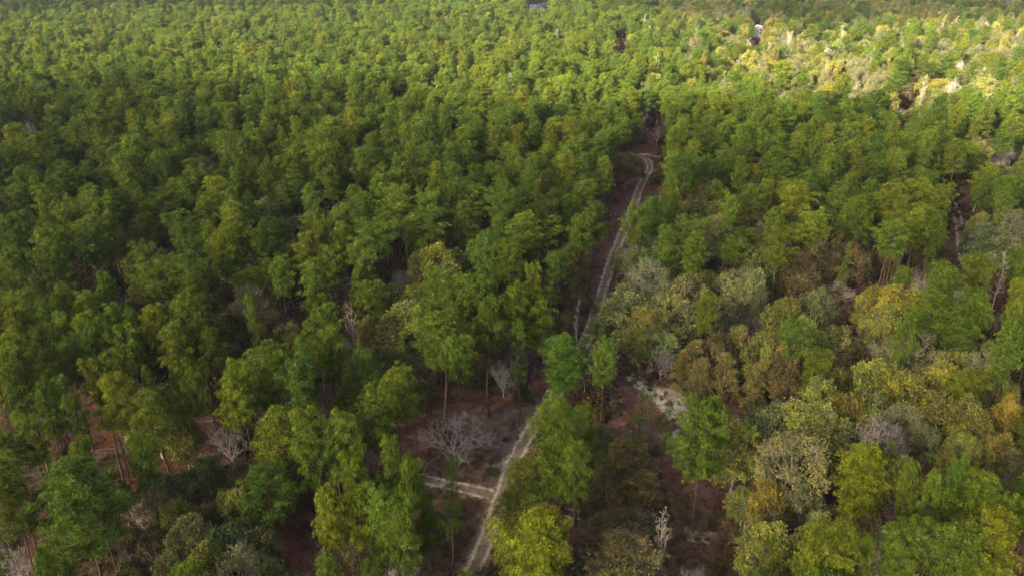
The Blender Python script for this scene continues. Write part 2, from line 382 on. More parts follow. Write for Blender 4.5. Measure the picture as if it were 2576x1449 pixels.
# hand-read crowns: tile column, row, then  kind x y(top) width  in threefold enlarged pixels of that tile
HAND={
(0,2):"O 560 760 620;p 740 -20 270;P 900 20 250;p 1160 150 330;p 130 -30 240;P 210 330 210;p 30 480 240;d 50 860 300;P 2110 270 400;p 2330 280 280;p 2310 400 230;p 2520 360 260;P 2500 890 230;p 300 1350 170;P 1760 20 260;p 1060 500 200;p 420 60 180;d 330 110 180;p 640 520 150;p 1350 -60 170;d 1480 -20 180;p 600 180 150;"
 "g 1530 470 270;g 1300 610 270;w 1100 690 250;o 1290 820 300;o 1680 790 200;o 1800 750 240;g 1370 990 330;o 1650 1010 330;g 1280 1190 300;o 1490 1200 400;w 1800 1230 380;g 1950 1060 260;b 1110 1060 230;b 960 1290 260;o 2060 1310 250;b 1750 570 280;b 560 500 150;b 850 720 190;h 980 1090 150;b 2170 1380 240;b 1560 860 220;"
 "r 60 1160 330;k 2200 20 250;r 1980 140 190;r 1700 250 280;r 2420 120 210;r 1000 890 160;r 2400 1190 170",
(1,2):"p 230 100 290;P 400 10 310;p 40 310 260;p 380 500 230;P 120 660 200;p 300 900 230;P 90 860 280;p 400 900 280;p 440 1040 260;d 640 960 190;s 810 615 170;O 1650 160 370;d 1640 440 420;p 1780 560 200;t 2010 360 130;t 2270 60 110;t 2350 120 130;t 2460 170 130;t 2230 240 150;d 1800 200 260;"
 "l 1420 570 330;l 1400 740 420;l 1500 900 440;l 1300 1000 250;Q 1500 1020 560;j 1845 825 110;j 1960 1345 50;N 2170 440 380;b 2010 570 160;N 2300 660 230;b 2110 980 400;b 2170 1150 440;h 555 640 150;b 600 930 200;b 180 1180 260;"
 "r 840 200 500;R 400 1285 330;r 600 1400 200;k 2440 930 150;f 1370 15 190;f 1130 610 130;j 1210 120 34;j 1195 300 44;j 980 1415 34;j 1110 150 24;d 520 620 150;p 520 700 170",
(2,2):"O 180 250 420;s 1380 500 110;s 1590 480 90;Q 1400 590 480;t 800 570 80;p 1760 720 160;p 2010 730 150;Q 2200 740 560;p 1900 790 150;s 640 1200 150;Q 1150 1210 540;p 1700 1150 400;p 2100 1180 420;P 2320 1130 400;p 2480 1000 280;d 1310 1240 240;j 70 100 90;t 640 620 50;"
 "g 700 130 400;o 450 170 290;o 1000 120 480;w 900 350 420;o 1150 190 330;y 1250 20 340;o 1450 0 300;y 2080 20 380;y 2230 40 300;y 2480 60 250;g 1900 230 240;o 2150 330 240;w 1700 100 260;b 1770 480 290;y 2200 420 280;y 2050 480 200;y 2420 310 240;w 2500 470 300;y 2350 640 290;g 2440 780 200;y 680 680 240;g 960 640 270;o 480 780 220;g 640 860 290;o 700 1010 340;g 1080 930 190;o 1050 1070 190;o 600 1340 240;o 2270 150 250;b 1250 420 250;b 1300 880 300;"
 "R 870 815 200;R 1870 410 220;R 1230 1160 200;R 1430 1190 270;r 100 1330 230;x 1560 190 330;r 2130 1390 300;b 1500 330 250;b 1960 900 250",
(1,1):"p 130 70 240;p 610 70 220;P 590 220 330;p 930 110 230;p 1170 60 230;O 1400 220 390;p 1090 360 270;P 1180 430 180;p 1320 460 220;p 240 300 330;p 170 420 230;p 820 690 310;p 1000 720 240;p 700 645 180;P 1470 640 130;s 1590 510 140;p 1330 775 190;Q 1400 800 320;s 1350 1040 140;P 640 890 200;p 760 960 420;p 860 1180 250;s 90 620 110;s 160 590 110;O 1700 1165 400;p 1990 1170 190;t 1960 1020 95;p 2470 40 130;O 2350 130 250;p 2230 180 190;p 2480 290 200;p 1900 150 180;d 1100 900 280;s 450 1090 80;s 20 1310 110;d 1600 20 260;d 1750 60 230;d 1380 30 250;p 1040 20 230;p 800 20 230;p 420 40 260;d 1800 250 220;p 330 20 200;d 1500 110 230;"
 "y 700 360 320;o 830 400 250;o 560 400 160;o 780 500 330;y 540 660 220;o 450 790 390;o 200 890 200;g 270 1100 270;g 100 1160 180;o 1740 320 210;y 1720 430 120;b 1250 690 190;w 2300 310 290;o 2150 400 200;w 2350 480 300;g 2170 660 320;g 2470 720 340;o 2100 800 290;o 2270 940 250;g 2450 1010 260;b 1030 990 290;b 500 1200 300;b 1780 700 220;o 2000 930 170;o 2330 800 260;o 2280 1010 200;b 900 860 250;b 1720 880 220;b 1420 530 200;"
 "r 430 550 180;k 75 840 130;r 1050 1010 170;r 1220 1190 230;r 2430 1130 180;r 1700 560 120;k 1790 820 70;u 20 1080 120;f 1550 1140 110;r 620 1280 180",
(2,1):"p 530 20 220;P 840 0 250;s 340 230 150;p 740 380 250;P 1000 230 220;s 1190 140 110;p 1350 100 200;p 1560 310 270;P 1780 190 270;p 1660 110 160;p 1900 230 200;P 1580 0 240;P 1770 0 290;P 1940 30 170;p 80 370 190;s 10 130 80;p 1960 650 230;p 1890 830 330;P 2270 560 230;p 2150 830 290;p 2100 900 340;P 2540 740 150;p 2530 870 150;s 1250 450 80;p 1700 990 150;p 2450 10 150;t 2222 470 60;p 2480 1080 240;p 1150 10 200;"
 "o 180 40 330;g 300 150 200;o 600 360 240;o 220 550 130;g 430 520 270;g 60 560 250;g 1050 690 230;g 550 530 200;b 250 1000 180;n 430 1000 190;o 650 960 220;n 560 1280 170;o 720 790 150;o 830 720 250;o 960 900 240;g 1180 930 220;y 1490 680 190;y 1630 640 270;y 1780 710 200;o 1560 800 250;w 1780 1070 420;y 1550 1180 340;y 1200 1260 200;o 1050 1330 290;y 2030 1240 250;y 1720 1290 340;y 2380 1290 200;y 2180 1270 200;y 2500 1390 150;w 2350 1150 240;o 2120 1170 200;w 2490 100 200;g 2375 200 280;g 2430 260 290;o 2290 130 180;b 1280 350 250;b 1150 410 200;b 900 490 240;n 100 1110 190;b 880 1390 290;n 150 1250 170;n 330 1200 190;n 20 1180 150;n 1000 1010 150;b 750 1080 250;b 300 760 250;b 1250 1040 250;"
 "R 880 590 180;R 770 620 150;R 1190 650 130;R 1280 730 150;R 1420 860 220;r 1540 910 160;R 1380 1060 240;R 1870 610 160;R 1980 650 90;R 1750 640 110;u 2130 700 130;r 1500 1060 150;R 570 890 150;k 2450 470 110;k 2320 480 100;r 140 220 150",
(0,1):"p 120 60 150;p 170 0 200;p 330 10 230;p 360 80 150;p 480 110 170;p 180 230 200;p 650 90 190;p 800 130 250;P 730 240 260;p 510 200 250;P 330 260 200;p 340 350 260;s 1080 110 140;p 1730 40 180;P 1560 90 230;P 1800 190 210;P 1660 380 180;p 1560 280 130;p 1420 280 200;d 1990 250 230;p 2370 0 150;P 2330 380 230;p 2120 580 180;p 2330 550 220;p 2510 480 180;p 1050 500 200;O 1400 560 330;p 1150 670 280;p 1450 650 270;p 1400 840 330;P 450 765 190;p 760 775 170;p 240 830 240;P 100 940 200;P 640 870 200;p 430 920 210;p 440 1040 160;p 330 1100 250;P 660 1010 200;p 830 960 190;p 750 1080 210;p 1010 950 170;P 1200 940 230;P 1330 1090 220;p 960 1090 230;p 1360 980 170;d 1500 1070 200;d 1570 1130 230;p 920 1290 180;P 780 1360 230;p 1120 1380 120;P 100 1080 180;p 100 1180 250;p 500 1200 220;P 130 1310 330;p 100 530 200;p 30 290 180;p 1900 900 120;p 2390 910 230;O 2060 1270 430;p 2270 1330 260;P 1800 1360 200;p 2480 1110 230;p 2300 1150 200;p 2460 280 130;d 900 60 200;d 1250 60 230;p 640 380 230;d 420 560 230;p 80 700 180;"
 "y 1180 390 210;o 1960 20 240;b 2230 160 290;w 1870 680 290;b 1040 730 190;b 960 790 150;o 1700 830 200;o 2150 930 290;b 1720 1110 230;o 2480 300 190;b 630 660 300;g 1240 500 150;b 1980 860 250;o 1650 700 160;b 2030 150 200;b 1080 830 220;"
 "u 2070 1070 200;u 1930 1150 220;k 2200 320 90;k 2470 790 120;r 1700 1150 150;r 850 700 170",
(0,0):"u 80 800 200;u 40 880 260;u 160 890 200;u 250 900 120;u 60 980 200;b 70 680 160;y 280 960 140;b 510 900 150;b 350 1160 230;y 620 1230 300;o 760 1220 240;b 520 1260 200;b 150 1180 190;b 1450 1180 230;y 940 755 110;b 2390 1330 240;b 660 600 150;w 440 370 130;k 520 650 90;k 600 600 80;p 1640 400 220;P 430 710 190;p 870 560 190;p 1810 370 120;P 1290 540 140;s 400 870 130;P 660 920 210;b 1780 1170 180;w 2330 340 110;y 2210 290 90;w 2180 60 80;w 1600 165 110;y 1880 1200 110",
(1,0):"w 290 430 230;y 160 200 100;w 1070 220 170;w 840 800 140;w 1940 615 110;w 1380 370 100;R 890 230 90;R 1470 360 100;R 2390 915 110;r 440 310 90;N 460 770 70;d 960 430 150;d 1740 480 140;p 1480 570 170;p 1700 680 150;o 1330 620 110;y 1200 210 70;w 1290 480 120;R 1070 290 90;r 1200 370 90;p 2240 900 90;r 2190 970 70;b 2160 1130 190;b 1380 1230 60;k 1750 1190 70",
(2,0):"R 2090 450 180;R 1840 410 90;R 740 450 70;k 430 430 60;u 1940 1020 110;R 2390 1050 150;y 1650 440 60;y 680 190 90;y 1330 250 120;w 1800 300 260;w 1980 330 180;w 2250 330 150;y 1850 280 90;w 1500 260 130;w 1290 330 100;w 350 170 170;w 1160 60 170;o 950 80 160;O 1240 130 190;O 1570 280 170;d 1680 490 120;d 1870 500 150;d 522 205 60;p 1620 580 160;o 1580 600 120;o 1860 760 190;y 2230 1030 200;b 2130 1150 190;b 2280 1260 170;w 480 770 120;w 720 680 150;w 1120 690 150;y 640 190 60;w 200 200 150;p 1250 620 120;P 980 210 120;P 1740 160 90;P 1890 180 80;P 2170 180 90;P 2480 170 120;P 2290 220 90;P 560 560 60;P 760 500 150;R 1440 340 80;R 1120 330 80;b 1300 1360 130;P 1260 1340 120",
}
# image-space outlines (2576 wide) where the photo shows open ground; trees that would cover them are not grown
OPEN=[
 [(1075,1225),(1250,1250),(1190,1449),(1010,1449),(1060,1300)],
 [(1060,1170),(1290,1245),(1292,1180),(1385,1030),(1350,975),(1260,960),(1230,1000),(1190,1020),(1170,1050),(1080,1130)],
 [(1440,885),(1500,885),(1510,800),(1575,640),(1645,440),(1662,400),(1652,325),(1622,325),(1610,400),(1580,500),(1540,520),(1530,590),(1490,610),(1470,700),(1450,760),(1400,830),(1385,860)],
 [(1540,880),(1600,900),(1710,965),(1800,1010),(1830,1040),(1720,1100),(1680,1090),(1620,1000),(1560,950)],
 [(1465,1180),(1525,1180),(1515,1260),(1540,1310),(1460,1310)],
 [(1650,1190),(1760,1250),(1870,1320),(1890,1449),(1680,1449),(1640,1300)],
 [(0,1050),(55,1050),(70,1150),(160,1230),(60,1260),(0,1240)],
 [(250,1290),(335,1290),(330,1400),(290,1449),(225,1449)],
 [(120,1110),(165,1110),(175,1200),(140,1200)],
 [(2392,505),(2432,510),(2447,640),(2462,695),(2425,670),(2400,630)],
 [(2520,740),(2550,760),(2570,850),(2525,870)],
 [(2270,250),(2305,250),(2305,285),(2265,285)],
 [(1560,104),(1569,104),(1571,128),(1556,128)],
 [(1060,1185),(1250,1225),(1280,1250),(1160,1240),(1060,1212)],[(1680,1325),(1885,1340),(1885,1375),(1690,1362)],[(1465,1280),(1535,1295),(1530,1320),(1465,1305)],
 [(1903,72),(1912,72),(1914,100),(1906,100)],
 [(1341,15),(1369,13),(1367,21),(1343,23)],
 [(1690,960),(1720,1020),(1700,1080),(1640,1040)],
]
def inpoly(x,y,P):
    c=False; j=len(P)-1
    for i in range(len(P)):
        xi,yi=P[i]; xj,yj=P[j]
        if (yi>y)!=(yj>y) and x<(xj-xi)*(y-yi)/(yj-yi)+xi: c=not c
        j=i
    return c
def edge_pts(P,n=26):
    o=[]
    for i in range(len(P)):
        a,b=P[i],P[(i+1)%len(P)]
        m=max(1,int(math.dist(a,b)/n)); o+=[(a[0]+(b[0]-a[0])*k/m,a[1]+(b[1]-a[1])*k/m) for k in range(m)]
    xs=[p[0] for p in P]; ys=[p[1] for p in P]
    s=18 if max(xs)-min(xs)>60 else 7
    for gx in np.arange(min(xs),max(xs),s):
        for gy in np.arange(min(ys),max(ys),s):
            if inpoly(gx,gy,P): o.append((gx,gy))
    return np.array(o)
OPTS=np.concatenate([edge_pts(P) for P in OPEN])

TRACK=[(1160,1500),(1182,1449),(1215,1370),(1240,1300),(1262,1240),(1277,1190),(1303,1130),(1345,1060),(1400,990),(1440,925),(1470,860),(1493,800),(1518,720),(1541,650),(1563,600),(1592,530),(1606,480),(1623,446),(1636,425),(1633,408),(1619,398),(1598,393)]
def track_x(py):
    T=sorted([(b,a) for a,b in TRACK[:-3]]+[(360,1634),(330,1640),(270,1640)]); return float(np.interp(py,[t[0] for t in T],[t[1] for t in T]))

trees=[]       # dict: k,x,y,H,dia,hand
def mk(code,px,py,wpx,hand=True):
    k=K[code]; H=k[3]*random.uniform(.93,1.07)
    if code in 'Rruk' and py>450: H*=.95
    x,y=at(px,py,H*.97)
    _,_,d=proj(x,y,H*.75)
    dia=wpx*d/F*(1.12 if k[1]=='pine_tree' else ((1.32 if px>1450 else 1.2) if k[1]=='broadleaf_tree' else (1.25 if k[0]=='vasetree' else 1.)))
    if code in 'ogbylwxN': H=min(H*(1.25 if py<1100 else 1.0),max(5.5,dia*1.75+4)); x,y=at(px,py,H*.97)
    if code=='n': H=min(H,dia*1.6+1.5); x,y=at(px,py,H*.97)
    if code in 'ogbylwxN' and 480<py<1300:                       # lower trees where a high crown would stand over open ground
        for _ in range(4):
            bx,by,bd=proj(x,y,0); rp_=dia*.45*F/d
            if ((np.abs(OPTS[:,0]-px)<rp_)&(OPTS[:,1]>py)&(OPTS[:,1]<by)).sum()<9: break
            H*=.84; x,y=at(px,py,H*.97)
    if code in 'Rru': H=min(H,max(4.5,dia*1.25+1.5)); x,y=at(px,py,H*.97)
    if code in 'jfh': H=max(1.2,min(5,dia*(1.9 if code=='j' else .85))); x,y=at(px,py,H*.97)
    if py<262 and k[1] in('broadleaf_tree','bare_tree'): H=max(H,16.5); x,y=at(px,py,H*.97)
    return dict(c=code,x=x,y=y,H=H,dia=dia,hand=hand)
for (tx,ty),s in HAND.items():
    for it in s.split(';'):
        it=it.strip()
        if not it: continue
        c,a,b,w=it.split(); trees.append(mk(c,tx*858.67+float(a)/3,ty*482.6*(1 if ty<2 else 1)+float(b)/3,float(w)/3)); trees[-1]['src']=(tx,ty,c,int(a))

# automatic fill of the rest of the forest, by what grows where in the photo
cell=9.0; grid={}
def gput(t): grid.setdefault((int(t['x']//cell),int(t['y']//cell)),[]).append(t)
def near(x,y):
    a,b=int(x//cell),int(y//cell)
    for i in (-1,0,1):
        for j in (-1,0,1):
            yield from grid.get((a+i,b+j),())
for t in trees: gput(t)
def sm(a,b,x): t=min(1,max(0,(x-a)/(b-a))); return t*t*(3-2*t)
def pn(x,y,s=40.,o=0.): return .5+.25*(sin(x/s+o)+sin(y/s*1.3+1.7*o+x/s*.6))
def choose(px,py,x,y):
    r=random.random(); q=pn(x,y,23.,2.)
    if py<65: pb=.12+.68*sm(1350,1900,px)
    elif py<250: pb=.07+.12*sm(700,1300,px)+.55*sm(1400,2100,px)
    elif py<480: pb=.07+.08*sm(1700,2576,px)+.3*sm(2350,2520,px)
    elif py<965:
        pb=.3 if px<1600 else .4
    else: pb=.35
    pb=pb*(.45+1.1*q)
    dead=(.02+.06*sm(1500,2300,px)*(1 if 60<py<260 else .25)+.03*sm(900,1300,px)*(1 if py<260 else 0))
    if r<dead: return random.choice('RRrk')
    if r<dead+pb:
        if py<260 and px>900: return random.choices('owygb',[5,3,4,2,1.5])[0]
        return random.choices('obgwy',[4,4,1.5,1,.6])[0]
    return random.choices('pPds',[6,2.2,1.6,1.0])[0]
HANDN=[]
for t in trees:
    a_,b_,c_=proj(t['x'],t['y'],t['H']*.97); HANDN.append((a_,b_,c_,t['dia']*.5*F/c_))
auto=[]
y=58.0
while y<1010:
    hw=(y*1.0)*.69+26
    st=4.7 if y<330 else (5.2 if y<620 else 6.6)
    x=-hw
    while x<hw:
        ax=x+random.uniform(-.48,.48)*st; ay=y+random.uniform(-.48,.48)*st; x+=st
        px,py,d=proj(ax,ay,15.)
        if py>1640 or px<-110 or px>2690: continue
        c=choose(px,py,ax,ay)
        kk=K[c]; H=kk[3]*random.uniform(.78,1.13)
        dia={'pine':6.5,'slimpine':3.4,'oak':7.4,'sparseoak':7.6,'vasetree':7,'snag':4}[kk[0]]*random.uniform(.62,1.3)
        if kk[1]=='broadleaf_tree': H*=random.uniform(.8,1.12)
        if kk[1]!='pine_tree' and py<270: H*=1.38; dia*=1.15
        elif kk[1]=='broadleaf_tree' and py<965: H*=(1.42 if px<1400 else 1.25); dia*=1.1
        if kk[1]=='pine_tree' and py<270 and px>1500: H*=.9
        if py>480: H*=.86; dia*=.92
        bad=False
        for t in near(ax,ay):
            lim=(t['dia']+dia)*(.31 if t['hand'] else .30)
            if (t['x']-ax)**2+(t['y']-ay)**2<lim*lim: bad=True; break
        if bad: continue
        r=dia*.5
        # would it cover ground the photo shows?
        tx_,ty_,td=proj(ax,ay,H); bx,by,_=proj(ax,ay,0)
        rp=r*F/td
        low=.42 if kk[1]=='pine_tree' else .15
        cyb=by+(ty_-by)*low
        m=(np.abs(OPTS[:,0]-tx_)<rp+3)&(OPTS[:,1]>ty_-3)&(OPTS[:,1]<cyb+rp*.5)
        if m.any(): continue
        if kk[1]=='pine_tree' and by>350 and any(inpoly(bx,by,P) for P in OPEN[:6]): continue
        # keep the hand-placed crowns of the near half unobstructed: no filler that would hide one directly behind it
        t=dict(c=c,x=ax,y=ay,H=H,dia=dia,hand=False)
        if py>480:
            hide=False
            for u in HANDN:
                if u[2]>td and abs(u[0]-tx_)<rp*.7 and ty_<u[1]+u[3]*.6 and by>u[1]: hide=True; break
            if hide: continue
        auto.append(t); gput(t)
    y+=st*.9
for t in trees+auto:
    t['px'],t['py'],t['d']=proj(t['x'],t['y'],t['H']*.74)
    t['tpx'],t['tpy'],_=proj(t['x'],t['y'],t['H'])
    t['bpx'],t['bpy'],_=proj(t['x'],t['y'],0)
def infr(t): return -20<t['px']<2596 and -10<t['py']<1500 and t['tpy']<1449

def zone(t):
    px,py=t['px'],t['py']
    if py<70: return 'at the far hazy edge'
    if py<250: return 'in the sunlit woods far left' if px<860 else ('in the sunlit far woods' if px<1700 else 'in the golden woods far right')
    tx=track_x(min(max(t['bpy'],270),1500)); dx=px-tx
    if py<480:
        if abs(dx)<90: return 'beside far end of track'
        return 'in shaded stand left of track' if dx<0 else 'in shaded stand right of track'
    if abs(dx)<110: return 'at left verge of track' if dx<0 else 'at right verge of track'
    if px>2330 and py<860: return 'by the winding right-hand track'
    if py<965: return 'in the stand left of the track' if dx<0 else 'among the oaks right of the track'
    if px<430: return 'over the reddish forest floor'
    if dx<0: return 'left of the track junction'
    return 'by the russet clearing' if px<1950 else 'in the lower right thicket'
BIG={  # standout trees, by tile, code and position, in their own words
 (0,2,'O',560):'broad open-crowned pine above bare red forest floor in the bottom left corner',
 (1,2,'r',840):'wide leafless grey tree fanning over the pale clearing beside the track junction',
 (1,2,'s',810):'slim lone pine with long bare trunk just below the left side track',
 (1,2,'Q',1500):'large lime-green pine at the bottom edge, immediately right of the main track',
 (2,2,'O',180):'round dense pine standing alone over red soil below the sand patch',
 (1,2,'N',2170):'tall russet-olive tree standing in red soil right of the lime-green row',
 (1,1,'O',1700):'rounded pine whose crown hides the main track beside the sand patch',
 (1,1,'t',1960):'slender young pine poking up beside the main track above the sand patch',
 (2,2,'x',1560):'broadleaf tree draped in grey-violet hanging moss within the lower right thicket',
 (2,2,'R',870):'standing dead pale tree with bare trunk in front of grey-green thicket, bottom right',
 (2,2,'Q',2200):'very broad bright pine with visible limbs near the bottom right corner',
 (2,2,'Q',1400):'yellow-green pine with ragged crown left of the broad bottom right pine',
 (1,2,'k',2440):'thin leaning leafless sapling in red soil right of the russet-olive tree',
 (1,2,'R',400):'bare pale-branched tree cut off by the bottom edge left of the track',
 (1,2,'f',1370):'dark palmetto clump left of the main track above the pale clearing',
 (1,2,'f',1130):'dark palmetto clump just above the left side track junction',
 (1,1,'f',1550):'dark palmetto clump at the left verge near the crumpled blue tarpaulin',
 (1,1,'O',1400):'very broad flat-topped pine left of the track at mid height of the photo',
}
def label(t):
    code=t['c']; k=K[code]; look=k[5]; noun=k[2]
    n=int(t['tx3']) if 'tx3' in t else 0
    w=t['dia']
    size={'pine tree':(5.2,8.2),'broadleaf tree':(6,9.5)}.get(noun,(4,9))
    sz='small ' if w<size[0] and look.split()[0] not in('slim','slender','narrow','small') else ('large ' if w>size[1] and look.split()[0]!='broad' else '')
    return f"{sz}{look} {noun} {zone(t)}, {{}}% across, {{}}% down"
used=set()
def uniq(t):
    f=label(t); X=t['px']/25.76; Y=max(0,t['py'])/14.49
    for a,b in ((f'{X:.0f}',f'{Y:.0f}'),(f'{X:.1f}',f'{Y:.0f}'),(f'{X:.1f}',f'{Y:.1f}'),(f'{X:.2f}',f'{Y:.2f}')):
        l=f.format(a,b)
        if l not in used: used.add(l); return l
    return l
GRP={'pine_tree':'pine trees of the forest','broadleaf_tree':'oaks and other broadleaf trees of the forest','bare_tree':'leafless trees among the pines','pine_sapling':'pine saplings on the open ground','palmetto_bush':'palmetto clumps beside the tracks','shrub':'dark shrubs under the trees'}
def jitter(col,t):
    j=.35 if K[t['c']][1]=='bare_tree' else 1; r=random.gauss(0,.14)*j; w=random.gauss(0,.075)*j
    return (col[0]*(1+r+w),col[1]*(1+r),col[2]*(1+r-w))
allt=[t for t in trees+auto]
for t in allt: t['vis']=infr(t)
allt.sort(key=lambda t:(not (t['hand'] and t['vis']), t['d']-40*math.log(max(t['dia'],1))))
cnt={}; rest=[]
for t in allt:
    nm=K[t['c']][1]
    if t['vis'] and cnt.get(nm,0)<300:
        cnt[nm]=cnt.get(nm,0)+1
        k=K[t['c']]; ent=random.choice(LIB[k[0]])
        col=jitter(k[4],t)
        bc=None
        if nm in('bare_tree',): bc=col
        e=put_tree(k[1],ent,t['x'],t['y'],t['H'],t['dia'],col,random.uniform(0,6.28),bc,tilt=random.gauss(0,.02))
        l=BIG.get(t.get('src')); used.add(l)
        setp(e,l or uniq(t),k[2],GRP[nm])
    else: rest.append(t)
print('individual',cnt,'rest',len(rest))

# ------------------------------------------------------------------ countless things: one object each, built with geometry nodes
def scatter(name, sources, pts, label=None, group=None):
    n=len(pts)
    me=bpy.data.meshes.new(name+'_points'); me.vertices.add(n)
    me.vertices.foreach_set('co',np.array([p[0] for p in pts],dtype=np.float32).ravel())
    def fv(nm,arr):
        a=me.attributes.new(nm,'FLOAT_VECTOR','POINT'); a.data.foreach_set('vector',np.array(arr,dtype=np.float32).ravel())
    fv('rot',[p[1] for p in pts]); fv('scl',[p[2] for p in pts]); fv('tint',[p[4] for p in pts])
    a=me.attributes.new('idx','INT','POINT'); a.data.foreach_set('value',np.array([p[3] for p in pts],dtype=np.int32))
    o=bpy.data.objects.new(name,me); COL.objects.link(o)
    src=bpy.data.collections.new(name+'_sources')
    for i,m in enumerate(sources):
        so=bpy.data.objects.new(f'{name}_source_{i:02d}',m); src.objects.link(so)
    ng=bpy.data.node_groups.new(name,'GeometryNodeTree')
    ng.interface.new_socket('Geometry',in_out='INPUT',socket_type='NodeSocketGeometry')
    ng.interface.new_socket('Geometry',in_out='OUTPUT',socket_type='NodeSocketGeometry')
    N=ng.nodes.new; L=ng.links.new
    gi=N('NodeGroupInput'); go=N('NodeGroupOutput'); ip=N('GeometryNodeInstanceOnPoints')
    ci=N('GeometryNodeCollectionInfo'); ci.inputs['Collection'].default_value=src
    ci.inputs['Separate Children'].default_value=True; ci.inputs['Reset Children'].default_value=True
    def attr(nm,ty):
        q=N('GeometryNodeInputNamedAttribute'); q.data_type=ty; q.inputs['Name'].default_value=nm; return q.outputs['Attribute']
    m2p=N('GeometryNodeMeshToPoints'); L(gi.outputs[0],m2p.inputs[0])
    L(m2p.outputs[0],ip.inputs['Points']); L(ci.outputs[0],ip.inputs['Instance']); ip.inputs['Pick Instance'].default_value=True
    L(attr('idx','INT'),ip.inputs['Instance Index'])
    e2r=N('FunctionNodeEulerToRotation'); L(attr('rot','FLOAT_VECTOR'),e2r.inputs[0]); L(e2r.outputs[0],ip.inputs['Rotation'])
    L(attr('scl','FLOAT_VECTOR'),ip.inputs['Scale']); L(ip.outputs[0],go.inputs[0])
    md=o.modifiers.new('scatter','NODES'); md.node_group=ng
    setp(o,label,None,None,'stuff')
    return o
def joined(kind,name):
    out=[]
    for i,e in enumerate(LIB[kind]):
        mb=MB(); ms=[]
        for j,p in enumerate(e['raw']):
            mt=e['mats'][j]; mt={LEAF:LEAFI,TWIG:TWIGI}.get(mt,mt)
            if mt not in ms: ms.append(mt)
            mb.merge(p,ms.index(mt))
        out.append((mb.mesh(f'{name}_{kind}_{i}',ms),e))
    return out
def woodland(name,label,codes,cat):
    kinds=sorted({K[c][0] for c in codes}); src=[]; idx={}
    for kd in kinds:
        for m,e in joined(kd,name): idx.setdefault(kd,[]).append((len(src),e)); src.append(m)
    pts=[]
    for t in rest:
        if t['c'] not in codes: continue
        k=K[t['c']]; i,e=random.choice(idx[k[0]]); sx=t['dia']/e['dia']
        pts.append(((t['x'],t['y'],float(gz(t['x'],t['y']))-.05),(0,0,random.uniform(0,6.28)),(sx,sx,t['H']/e['H']),i,jitter(k[4],t)))
    if pts: scatter(name,src,pts,label)
woodland('distant_pine_woodland','dense far woodland of countless green pine crowns','pPdOQst',None)
woodland('distant_broadleaf_woodland','far woodland of countless olive and golden broadleaf crowns','oygblwnNx',None)
woodland('distant_bare_woodland','scattered leafless pale trees in the far woods','Rruk',None)

# undergrowth: brown and olive brush on the forest floor
def in_open(px,py,polys=OPEN): return any(inpoly(px,py,P) for P in polys)
bsrc=joined('bush','undergrowth'); tints=[(.075,.055,.03),(.10,.085,.035),(.05,.06,.02),(.13,.10,.04),(.09,.05,.035),(.12,.11,.08),(.14,.11,.10)]
pts=[]; yy=50.
while yy<560:
    st=2.7 if yy<220 else 4.2
    xx=-yy*.70-22
    while xx<yy*.70+22:
        x=xx+random.uniform(-.5,.5)*st; y=yy+random.uniform(-.5,.5)*st; xx+=st
        px,py,d=proj(x,y,0)
        q=pn(x,y,9.,1.)+.3*(pn(x,y,31.,4.)-.5)
        left=px<620 and py>1000
        if random.random()>(.08 if left else .25+.75*q): continue
        if in_open(px,py) or  abs(px-track_x(py))<(3.6*F/d) and py<1449: 
            continue
        if 1000<px<2000 and py>900 and random.random()<.6: continue
        if (2365<px<2490 and 480<py<770) or (1540<px<1840 and 880<py<1120) or (1640<px<1900 and 1180<py<1449): continue
        h=random.uniform(.5,1.5)*(1.5 if q>.55 else .85)*(.7 if left else 1)*(1.35 if not left and py<1150 else 1); tc=random.choice(tints); v=random.uniform(.7,1.25); hp=2*h*F/d*.85
        while h>.4 and (in_open(px,py-hp) or in_open(px-hp*.5,py-hp*.5) or in_open(px+hp*.5,py-hp*.5)): h*=.7; hp*=.7
        pts.append(((x,y,float(gz(x,y))-.05),(0,0,random.uniform(0,6.28)),(h*random.uniform(.8,1.3),h*random.uniform(.8,1.3),h),random.randrange(len(bsrc)),tuple(c*v for c in tc)))
    yy+=st*.9
for P in OPEN[:12]:
    xs_=[p[0] for p in P]; ys_=[p[1] for p in P]
    for _ in range(260):
        px=random.uniform(min(xs_),max(xs_)); py=random.uniform(min(ys_),max(ys_))
        if not inpoly(px,py,P): continue
        x,y=at(px,py); _,_,d=proj(x,y,0)
        if abs(px-track_x(py))<2.6*F/d or 1160<py<1260: continue
        if pn(x,y,4.,1.)<.5 and random.random()<.8: continue
        h=random.uniform(.12,.42); tc=random.choice(tints)
        pts.append(((x,y,float(gz(x,y))-.03),(0,0,random.uniform(0,6.28)),(h*1.2,h*1.2,h),random.randrange(len(bsrc)),tc))
scatter('undergrowth',[m for m,e in bsrc],pts,'brown and olive brush on the forest floor')
print('undergrowth',len(pts))
